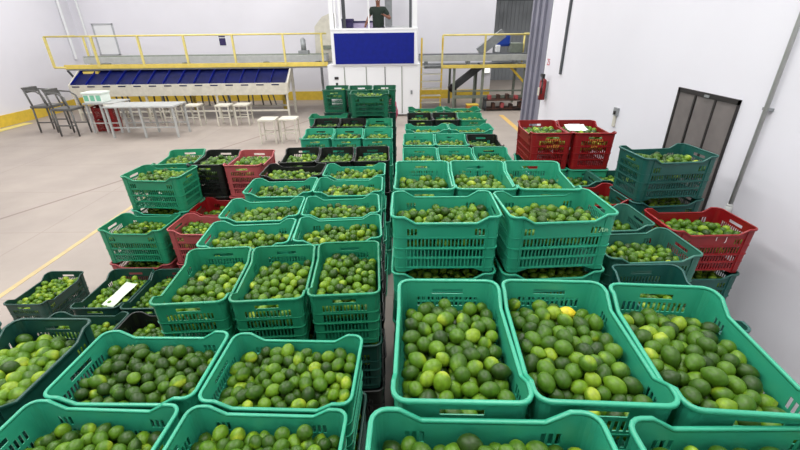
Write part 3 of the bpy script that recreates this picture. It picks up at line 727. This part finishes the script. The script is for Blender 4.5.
# raised walkway with yellow railing over the machine
wk = thing('raised_walkway', 'raised walkway with yellow railing above the blue chutes', 'walkway', (-7, 14.8, 0))
MB().box(-10.95, -2.3, 14.55, 15.9, 1.50, 1.60).build('deck', M['grey'], wk)
MB().box(-10.95, -2.3, 14.50, 14.55, 1.55, 1.68, 0.006).box(-10.4, -9.9, 14.5, 15.2, 1.32, 1.47).build('kick_board', M['kick'], wk)
for x in (-11.28, -9.80, -8.32, -6.86, -5.30, -3.68, -2.45):
    MB().bar((x, 14.52, 1.6), (x, 14.52, 2.52), 0.06).build('rail_post', M['paley'], wk)
MB().tube([(-11.28, 14.52, 2.52), (-2.3, 14.52, 2.52)], 0.026, 8).build('top_rail', M['paley'], wk, True)
MB().tube([(-11.28, 14.52, 1.6), (-10.9, 14.52, 1.6)], 0.035, 8).tube([(-11.28, 14.52, 2.52), (-11.28, 15.9, 2.52)], 0.026, 8).build('end_rail', M['paley'], wk, True)
MB().bar((-11.0, 15.9, 1.6), (-11.0, 15.9, 2.52), 0.05).build('rail_post', M['paley'], wk)
for x in (-10.9, -7.5, -4.2):
    MB().bar((x, 15.7, 0), (x, 15.7, 1.5), 0.1).build('leg', M['yellow'], wk)
MB().bar((-10.95, 14.6, 1.5), (-10.6, 14.6, 0.9), 0.05).build('brace', M['dgrey'], wk)
cv = thing('conveyor_bed', 'long grey conveyor bed lying along the left walkway', 'conveyor', (-6.8, 15.5, 1.6))
MB().box(-10.75, -2.45, 15.2, 15.8, 1.66, 1.86, 0.01).build('side_rail', M['psteel'], cv)
MB().box(-10.75, -2.45, 15.25, 15.75, 1.861, 1.885).build('belt', M['ggrey'], cv)
for x in (-10.2, -7.4, -4.6, -2.8): MB().box(x-.05, x+.05, 15.3, 15.7, 1.60, 1.66).build('foot', M['grey'], cv)
cb = MB().box(-9.95, -9.25, 15.85, 16.0, 1.92, 2.02, 0.01)
# cream hopper and small motor beside the booth
HPL = 1
hp = thing('hopper_housing', 'cream sloped hopper housing left of the control booth', 'hopper', (-2.6, 15.8, 1.6))
MB().prism([(-2.95, 16.0, 1.6), (-2.28, 16.0, 1.6), (-2.28, 16.0, 3.15), (-2.62, 16.0, 3.02), (-2.90, 16.0, 2.72)], (0, 0.7, 0)).build('housing', M['cream'], hp)
MB().box(-2.7, -2.35, 15.96, 16.0, 2.0, 2.12).build('data_plate', M['ggrey'], hp)
MB().box(-2.9, -2.3, 16.1, 16.6, 1.5, 1.6).build('foot', M['grey'], hp)
for x in (-2.85, -2.35): MB().bar((x, 16.4, 0), (x, 16.4, 1.5), 0.08).build('leg', M['grey'], hp)
mt = thing('small_motor', 'small grey motor standing on the conveyor near the hopper', 'motor', (-3.25, 15.5, 1.885))
MB().box(-3.42, -3.08, 15.35, 15.65, 1.885, 1.99, 0.01).build('motor_base', M['grey'], mt)
MB().tube([(-3.25, 15.5, 1.97), (-3.25, 15.5, 2.30)], 0.09, 12).build('motor_can', M['grey'], mt, True)
# ------------------------------------------------------------------ control booth
bt = thing('control_booth', 'white control booth with a blue front panel and open window', 'booth', (-0.8, 14.5, 0))
MB().box(-2.25, 0.70, 14.05, 15.8, 0.05, 1.62, 0.01).build('cabinet', M['white'], bt)
for x in (-1.72, -1.02, -0.42, 0.12):
    MB().box(x-0.012, x+0.012, 14.035, 14.05, 0.1, 1.55).build('door_seam', M['ggrey'] if x != -0.42 else M['frame'], bt)
MB().box(-2.05, -1.92, 14.03, 14.05, 1.18, 1.26).box(-2.02, -1.95, 14.03, 14.05, 0.98, 1.08).build('warning_sticker', M['frame'], bt)
MB().box(0.40, 0.46, 14.02, 14.05, 0.7, 0.82).build('handle', M['grey'], bt)
MB().box(-2.07, 0.62, 14.0, 14.05, 1.60, 2.64, 0.01).build('front_frame', M['white'], bt)
MB().box(-1.97, 0.51, 13.985, 14.0, 1.64, 2.525, 0.004).build('blue_panel', M['blue'], bt)
MB().box(-2.07, 0.62, 13.99, 14.25, 2.60, 2.66, 0.005).build('sill', M['white'], bt)
for (x0, x1, m_) in ((-2.08, -1.95, 'white'), (-1.92, -1.87, 'white'), (-1.80, -1.72, 'white'), (-1.70, -1.60, 'dgrey'), (0.36, 0.44, 'dgrey'), (0.46, 0.60, 'white'), (-0.90, -0.855, 'white')):
    MB().box(x0, x1, 14.06 if m_ == 'white' else 14.2, 14.14 if m_ == 'white' else 14.28, 2.64, 4.6).build('window_post', M[m_], bt)
MB().box(-2.1, 0.62, 14.0, 15.9, 4.6, 4.7).build('roof_plate', M['white'], bt)
MB().box(-1.0, -0.97, 15.74, 15.8, 1.66, 4.6).build('back_post', M['dgrey'], bt)
MB().box(-2.1, 0.62, 15.8, 15.86, 1.62, 2.72).build('back_panel', M['white'], bt)
MB().box(-0.42, -0.18, 15.7, 15.78, 2.72, 4.6).build('back_post', M['grey'], bt)
pb = thing('plastic_box', 'dark purple box standing inside the booth window', 'box', (-1.6, 14.5, 1.62))
MB().box(-1.76, -1.42, 14.5, 14.85, 1.62, 2.90, 0.02).build('box_body', M['purple'], pb)
MB().box(-1.78, -1.40, 14.48, 14.87, 2.86, 2.93, 0.01).build('box_lid', M['purple'], pb)
lp = thing('lilac_board', 'pale lilac board with dark top edge inside the booth', 'board', (-1.1, 15.0, 1.62))
MB().box(-1.46, -0.78, 15.0, 15.05, 1.62, 2.82).build('board_sheet', M['lilac'], lp)
MB().box(-1.46, -0.78, 14.98, 15.07, 2.82, 2.87).build('edge_strip', M['purple'], lp)

# ------------------------------------------------------------------ person in the booth
def skin_fig(name, verts, edges, m, parent, sub=2):
    me = bpy.data.meshes.new(name); me.from_pydata([v[:3] for v in verts], edges, [])
    o = bpy.data.objects.new(name, me); col.objects.link(o); o.modifiers.new('skin', 'SKIN')
    for i, v in enumerate(verts):
        sv = me.skin_vertices[0].data[i]; sv.radius = (v[3], v[4] if len(v) > 4 else v[3]); sv.use_root = (i == 0)
    s = o.modifiers.new('sub', 'SUBSURF'); s.levels = sub; s.render_levels = sub
    dg = bpy.context.evaluated_depsgraph_get(); m2 = bpy.data.meshes.new_from_object(o.evaluated_get(dg)); m2.name = name
    for p in m2.polygons: p.use_smooth = True
    bpy.data.objects.remove(o); m2.materials.clear(); m2.materials.append(m)
    o = bpy.data.objects.new(name, m2); col.objects.link(o); o.parent = parent; return o
PX, PY, PZ = -0.60, 14.50, 1.76
pe = thing('person', 'person in dark green polo shirt leaning on the booth sill', 'person', (PX, PY, PZ))
# one continuous skinned body; clothing as children over it
body = [(0, 0, .94, .12, .10), (0, 0, 1.10, .115, .09), (0, -.01, 1.28, .14, .10), (0, -.01, 1.42, .11, .08), (0, -.01, 1.51, .052), (0, -.03, 1.60, .07, .08), (0, -.03, 1.69, .082, .095), (0, -.02, 1.76, .055, .06),
        (-.19, -.01, 1.42, .058), (-.30, -.06, 1.20, .046), (-.40, -.20, .97, .036), (-.41, -.24, .935, .032),
        (.19, -.01, 1.42, .058), (.37, -.06, 1.16, .048), (.22, -.26, 1.24, .036), (.15, -.30, 1.27, .030),
        (-.10, 0, .88, .088), (-.11, 0, .48, .056), (-.11, .02, .08, .040), (-.11, -.12, .04, .035),
        (.10, 0, .88, .088), (.11, 0, .48, .056), (.11, .02, .08, .040), (.11, -.12, .04, .035)]
be = [(0, 1), (1, 2), (2, 3), (3, 4), (4, 5), (5, 6), (6, 7), (3, 8), (8, 9), (9, 10), (10, 11), (3, 12), (12, 13), (13, 14), (14, 15), (0, 16), (16, 17), (17, 18), (18, 19), (0, 20), (20, 21), (21, 22), (22, 23)]
skin_fig('body', body, be, M['skin'], pe)
sv = [(0, 0, .84, .190, .150), (0, 0, .95, .195, .150), (0, 0, 1.12, .195, .145), (0, -.01, 1.28, .205, .140), (0, -.01, 1.42, .140, .105), (0, -.01, 1.475, .075, .07),
      (-.19, -.01, 1.425, .088), (-.275, -.045, 1.25, .076), (.19, -.01, 1.425, .088), (.325, -.045, 1.23, .076)]
skin_fig('polo_shirt', sv, [(0, 1), (1, 2), (2, 3), (3, 4), (4, 5), (4, 6), (6, 7), (4, 8), (8, 9)], M['cloth'], pe)
tv = [(0, 0, .92, .145, .115), (-.10, 0, .86, .105), (-.11, 0, .48, .075), (-.11, .02, .10, .062), (.10, 0, .86, .105), (.11, 0, .48, .075), (.11, .02, .10, .062)]
skin_fig('trousers', tv, [(0, 1), (1, 2), (2, 3), (0, 4), (4, 5), (5, 6)], M['trouser'], pe)
for sx in (-1, 1): skin_fig('shoe', [(.11*sx, .06, .045, .045), (.11*sx, -.05, .04, .045), (.11*sx, -.16, .035, .035)], [(0, 1), (1, 2)], M['frame'], pe)
skin_fig('hair', [(0, .0, 1.70, .088, .09), (0, -.01, 1.775, .088, .09)], [(0, 1)], M['hair'], pe)
for (hx_, hy_, hz_, dx_, dz_) in ((-.412, -.255, .93, -1, -.2), (.13, -.305, 1.275, -1, .3)):
    for k in range(4):
        o0 = (hx_+(k-1.5)*.017*(1 if dx_ else 1), hy_-.01, hz_)
        skin_fig('finger', [(o0[0], o0[1], o0[2], .009), (o0[0]+.004*k, o0[1]-.035, o0[2]+.012*dz_, .008), (o0[0]+.004*k, o0[1]-.055-.004*(k % 2), o0[2]-.014, .007)], [(0, 1), (1, 2)], M['skin'], pe, 1)
    skin_fig('thumb', [(hx_+.03, hy_, hz_, .010), (hx_+.048, hy_-.025, hz_+.006, .009)], [(0, 1)], M['skin'], pe, 1)
for sx in (-1, 1):
    e = MB(); r_ = bmesh.ops.create_uvsphere(e.bm, u_segments=8, v_segments=6, radius=.013); bmesh.ops.translate(e.bm, vec=(sx*.032+PX, -.118+PY, 1.665+PZ), verts=r_['verts']); e.build('eye', M['white'], pe, True)
e = MB(); r_ = bmesh.ops.create_uvsphere(e.bm, u_segments=8, v_segments=6, radius=.018); bmesh.ops.translate(e.bm, vec=(PX, -.128+PY, 1.630+PZ), verts=r_['verts']); e.build('nose', M['skin'], pe, True)

# ------------------------------------------------------------------ right walkway, ladder, conveyors
rw_ = thing('steel_walkway', 'yellow railed steel walkway right of the control booth', 'walkway', (3, 15.2, 0))
MB().box(0.9, 4.55, 15.05, 16.6, 1.38, 1.46).build('deck', M['grey'], rw_)
MB().box(1.50, 4.55, 15.0, 15.05, 1.39, 1.50, 0.005).build('kick_board', M['kick'], rw_)
for x in (1.50, 2.92, 4.45): MB().bar((x, 15.02, 1.40), (x, 15.02, 2.42), 0.06).build('rail_post', M['paley'], rw_)
MB().tube([(1.50, 15.02, 2.42), (4.62, 15.02, 2.42)], 0.028, 8).build('top_rail', M['paley'], rw_, True)
MB().tube([(4.62, 15.02, 2.42), (4.62, 16.5, 2.42)], 0.028, 8).bar((4.62, 16.5, 1.4), (4.62, 16.5, 2.42), 0.05).build('end_rail', M['paley'], rw_, True)
for x in (1.95, 2.95, 4.4):
    MB().bar((x, 15.2, 0), (x, 15.2, 1.38), 0.08).build('leg', M['ggrey'], rw_)
    MB().bar((x, 16.5, 0), (x, 16.5, 1.38), 0.08).build('leg', M['ggrey'], rw_)
[MB().bar((1.95, 15.2, zq), (4.4, 15.2, zq), wq).build('cross_beam', M['ggrey'], rw_) for zq, wq in ((.42, .10), (.62, .05))]
MB().bar((4.4, 15.2, 0.9), (3.9, 15.2, 1.38), 0.07).build('brace', M['yellow'], rw_)
ld = thing('yellow_ladder', 'yellow steel ladder leading up beside the control booth', 'ladder', (1.1, 15.3, 0))
for x in (0.80, 1.50): MB().bar((x, 15.3, 0), (x, 14.98, 2.34), 0.055, 0.08).build('stile', M['yellow'], ld)
for k in range(6): z = 0.22+k*0.24; MB().box(0.80, 1.50, 15.20-0.03*k, 15.36-0.03*k, z, z+0.035).build('rung', M['cream'], ld)
c2 = thing('flat_conveyor', 'grey flat conveyor running over the right walkway', 'conveyor', (2.6, 15.8, 1.46))
MB().box(0.75, 4.55, 15.5, 16.2, 1.58, 1.78, 0.01).build('side_rail', M['psteel'], c2)
MB().box(0.75, 4.55, 15.55, 16.15, 1.781, 1.80).build('belt', M['dgrey'], c2)
for x in (1.0, 2.5, 4.2): MB().box(x-.05, x+.05, 15.6, 16.1, 1.46, 1.58).build('foot', M['grey'], c2)
ic = thing('inclined_conveyor', 'dark inclined conveyor rising under the right walkway', 'conveyor', (2.4, 15.6, 0))
MB().bar((1.90, 15.7, 0.62), (2.95, 15.7, 1.42), 0.34, 0.20).build('belt_frame', M['dgrey'], ic)
MB().tube([(1.95, 15.5, 0.66), (1.95, 15.9, 0.66)], 0.13, 14).build('end_roller', M['frame'], ic, True)
MB().bar((2.1, 15.7, 0), (2.1, 15.7, 0.72), 0.06).bar((2.75, 15.7, 0), (2.75, 15.7, 1.2), 0.06).build('leg', M['ggrey'], ic)
ec = thing('feed_elevator', 'sloping grey feed elevator with a blue motor cover', 'conveyor', (3.4, 16.0, 1.8))
MB().bar((2.95, 16.3, 1.82), (3.80, 16.3, 2.45), 0.22, 0.30).build('elevator_frame', M['grey'], ec)
MB().box(3.55, 4.05, 16.2, 16.6, 2.00, 2.42, 0.09).build('motor_cover', M['bluecap'], ec)
MB().box(3.50, 3.66, 15.98, 16.2, 1.82, 2.06, 0.03).build('white_bag', M['white'], ec)
MB().box(4.05, 4.5, 16.1, 16.6, 1.80, 2.12, 0.02).build('drive_box', M['ggrey'], ec)
# stored things under the right walkway
hb = thing('storage_shelf', 'dim brown shelf of stored parts under the right walkway', 'shelf', (3.6, 14.8, 0))
MB().box(3.0, 4.6, 14.75, 15.15, 0.05, 0.09).box(3.0, 4.6, 14.75, 15.15, 0.34, 0.38).build('shelf_board', M['brown'], hb)
for x in (3.03, 4.57): MB().box(x-.03, x+.03, 14.75, 15.15, 0, 0.42).build('upright', M['dgrey'], hb)
rr2 = random.Random(3)
for i in range(9):
    x = 3.12+i*0.155; z = 0.09 if i % 2 else 0.38
    o = MB().box(x, x+0.11, 14.8, 15.05, z, z+rr2.uniform(.12, .2), 0.015).build('storage_bin', M['brown'] if i % 3 else M['rose'])
    tag(o, 'small %s bin on the dim shelf, %s of nine' % ('reddish' if i % 3 == 0 else 'brown', ('first', 'second', 'third', 'fourth', 'fifth', 'sixth', 'seventh', 'eighth', 'ninth')[i]+' from left'), 'bin', 'bins on the dim shelf')
ob = thing('orange_crate', 'orange brown box behind the right block end', 'box', (2.6, 14.2, 0))
MB().box(2.35, 2.75, 14.5, 14.8, 0, 0.24, 0.03).build('box_body', M['orange'], ob)
MB().box(2.34, 2.76, 14.49, 14.81, 0.24, 0.26, 0.008).build('box_rim', M['yellow'], ob)
o = thing('lit_window', 'small bright opening seen beneath the right walkway', 'window', (3.5, 17.6, 1.2))
MB().box(3.42, 3.68, 17.64, 17.69, 0.98, 1.25).build('pane', M['skyglass'], o)
MB().box(3.40, 3.70, 17.66, 17.698, 0.96, 1.27).build('window_frame', M['white'], o)

# ------------------------------------------------------------------ steel tables, stools, chairs
def table(x0, x1, y0, y1, z, label, shelf=True):
    t = thing('steel_table', label, 'table', ((x0+x1)/2, (y0+y1)/2, 0), 'steel tables before the machine')
    MB().box(x0, x1, y0, y1, z-0.04, z, 0.006).build('tabletop', M['psteel'], t)
    for x in (x0+0.06, (x0+x1)/2, x1-0.06):
        for y in (y0+0.06, y1-0.06): MB().bar((x, y, 0), (x, y, z-0.04), 0.05).build('leg', M['psteel'], t)
    if shelf: [MB().bar((x0+.06, yq, 0.28), (x1-.06, yq, 0.28), 0.03).build('stretcher', M['psteel'], t) for yq in (y0+.06, y1-.06)]
    return t
table(-7.95, -6.05, 11.35, 12.15, 0.85, 'grey steel table before the blue chutes, nearer of two')
table(-8.92, -8.0, 12.0, 12.75, 0.85, 'grey steel table carrying the white foam box')
fb = thing('foam_box', 'white foam box with mint print on the grey table', 'box', (-8.75, 12.3, 0.85))
MB().box(-8.88, -8.36, 12.05, 12.45, 0.85, 1.08, 0.02).build('box_body', M['foam'], fb)
MB().box(-8.90, -8.34, 12.03, 12.47, 1.08, 1.13, 0.012).build('lid', M['foam'], fb)
for x in (-8.79, -8.62, -8.45): MB().box(x-.06, x+.06, 12.045, 12.05, 0.9, 1.05).build('print', M['mint'], fb)
def stool(x, y, label, h=0.62, wdt=0.44):
    t = thing('metal_stool', label, 'stool', (x, y, 0), 'cream stools before the sorting machine')
    s = wdt/2
    MB().box(x-s, x+s, y-s, y+s, h-0.05, h, 0.01).build('seat', M['cream'], t)
    for a in (-1, 1):
        for b_ in (-1, 1): MB().bar((x+a*(s-.03), y+b_*(s-.03), 0), (x+a*(s-.03), y+b_*(s-.03), h-.05), 0.035).build('leg', M['cream'], t)
    [MB().bar((x-s+.03, yq, h*.42), (x+s-.03, yq, h*.42), 0.03).build('stretcher', M['cream'], t) for yq in (y-s+.03, y+s-.03)]
    return t
s0 = stool(-3.36, 10.75, 'cream metal stool nearest the crates, left of the close pair')
copy_tree(s0, (-2.84, 10.80, 0), 'cream metal stool nearest the crates, right of the close pair')
SL = [(-5.35, 13.0), (-4.80, 13.05), (-6.3, 13.05), (-7.0, 13.1), (-7.7, 13.1), (-8.4, 13.15), (-9.1, 13.15)]
ords = ['under the blue chutes, second from right', 'under the blue chutes, rightmost', 'under the blue chutes, third from right', 'under the blue chutes, fourth from right',
        'under the blue chutes, fifth from right', 'under the blue chutes, sixth from right', 'under the blue chutes, leftmost']
for (x, y), d in zip(SL, ords): copy_tree(s0, (x, y, 0), 'small cream metal stool '+d)
def high_chair(x, y, label):
    t = thing('high_work_chair', label, 'chair', (x, y, 0), 'grey high work chairs')
    MB().box(x-.28, x+.28, y-.28, y+.28, 0.70, 0.77, 0.02).build('seat', M['cgrey'], t)
    MB().prism([(x-.33, y-.20, 1.12), (x-.26, y-.20, 1.12), (x-.26, y-.20, 1.26), (x-.40, y-.20, 1.26)], (0, .40, 0)).build('backrest', M['cgrey'], t)
    for b_ in (-.24, .24):
        MB().tube([(x-.30, y+b_, 1.2), (x-.22, y+b_, 0.74)], .025, 8).build('back_frame', M['cgrey'], t, True)
        MB().tube([(x-.26, y+b_, 1.18), (x+.02, y+b_, 1.16), (x+.16, y+b_, 1.05), (x+.22, y+b_, 0.76)], .022, 8).build('armrest', M['cgrey'], t, True)
    for a in (-.24, .24):
        for b_ in (-.24, .24): MB().tube([(x+a, y+b_, 0.72), (x+a*1.05, y+b_*1.05, 0.02)], .024, 8).build('leg', M['cgrey'], t, True)
    [MB().tube([(x-.25, yq, .30), (x+.25, yq, .30)], .018, 8).build('footrest', M['cgrey'], t, True) for yq in (y-.25, y+.25)]
    return t
hc_ = high_chair(-10.25, 12.40, 'grey high work chair with armrests, left one by the wall')
copy_tree(hc_, (-9.28, 11.90, 0), 'grey high work chair with armrests beside the foam box table')
# red crates under the table
c_ = crate(-8.62, 12.42, 1, 2, 0, 'red', 'red empty crate on the floor under the foam box table', 'red crates under the far table')
c_ = crate(-8.62, 12.42, 2, 1, 0, 'red', 'upper red empty crate stacked under the foam box table', 'red crates under the far table')
# pink sack between the blocks
bm = bmesh.new(); bmesh.ops.create_uvsphere(bm, u_segments=16, v_segments=12, radius=1)
for v in bm.verts:
    v.co.x *= 0.20*(1.0-0.35*max(0, v.co.z)); v.co.y *= 0.16; v.co.z = 0.45+v.co.z*0.45
    v.co.x += 0.015*math.sin(v.co.z*21); v.co.y += 0.015*math.sin(v.co.z*17+v.co.x*20)
o = link_mesh('pink_sack', finish(bm, 'pink_sack', True), M['pink']); o.location = (-0.22, 12.6, 0)
tag(o, 'pink plastic sack standing in the aisle beyond the crates', 'sack')
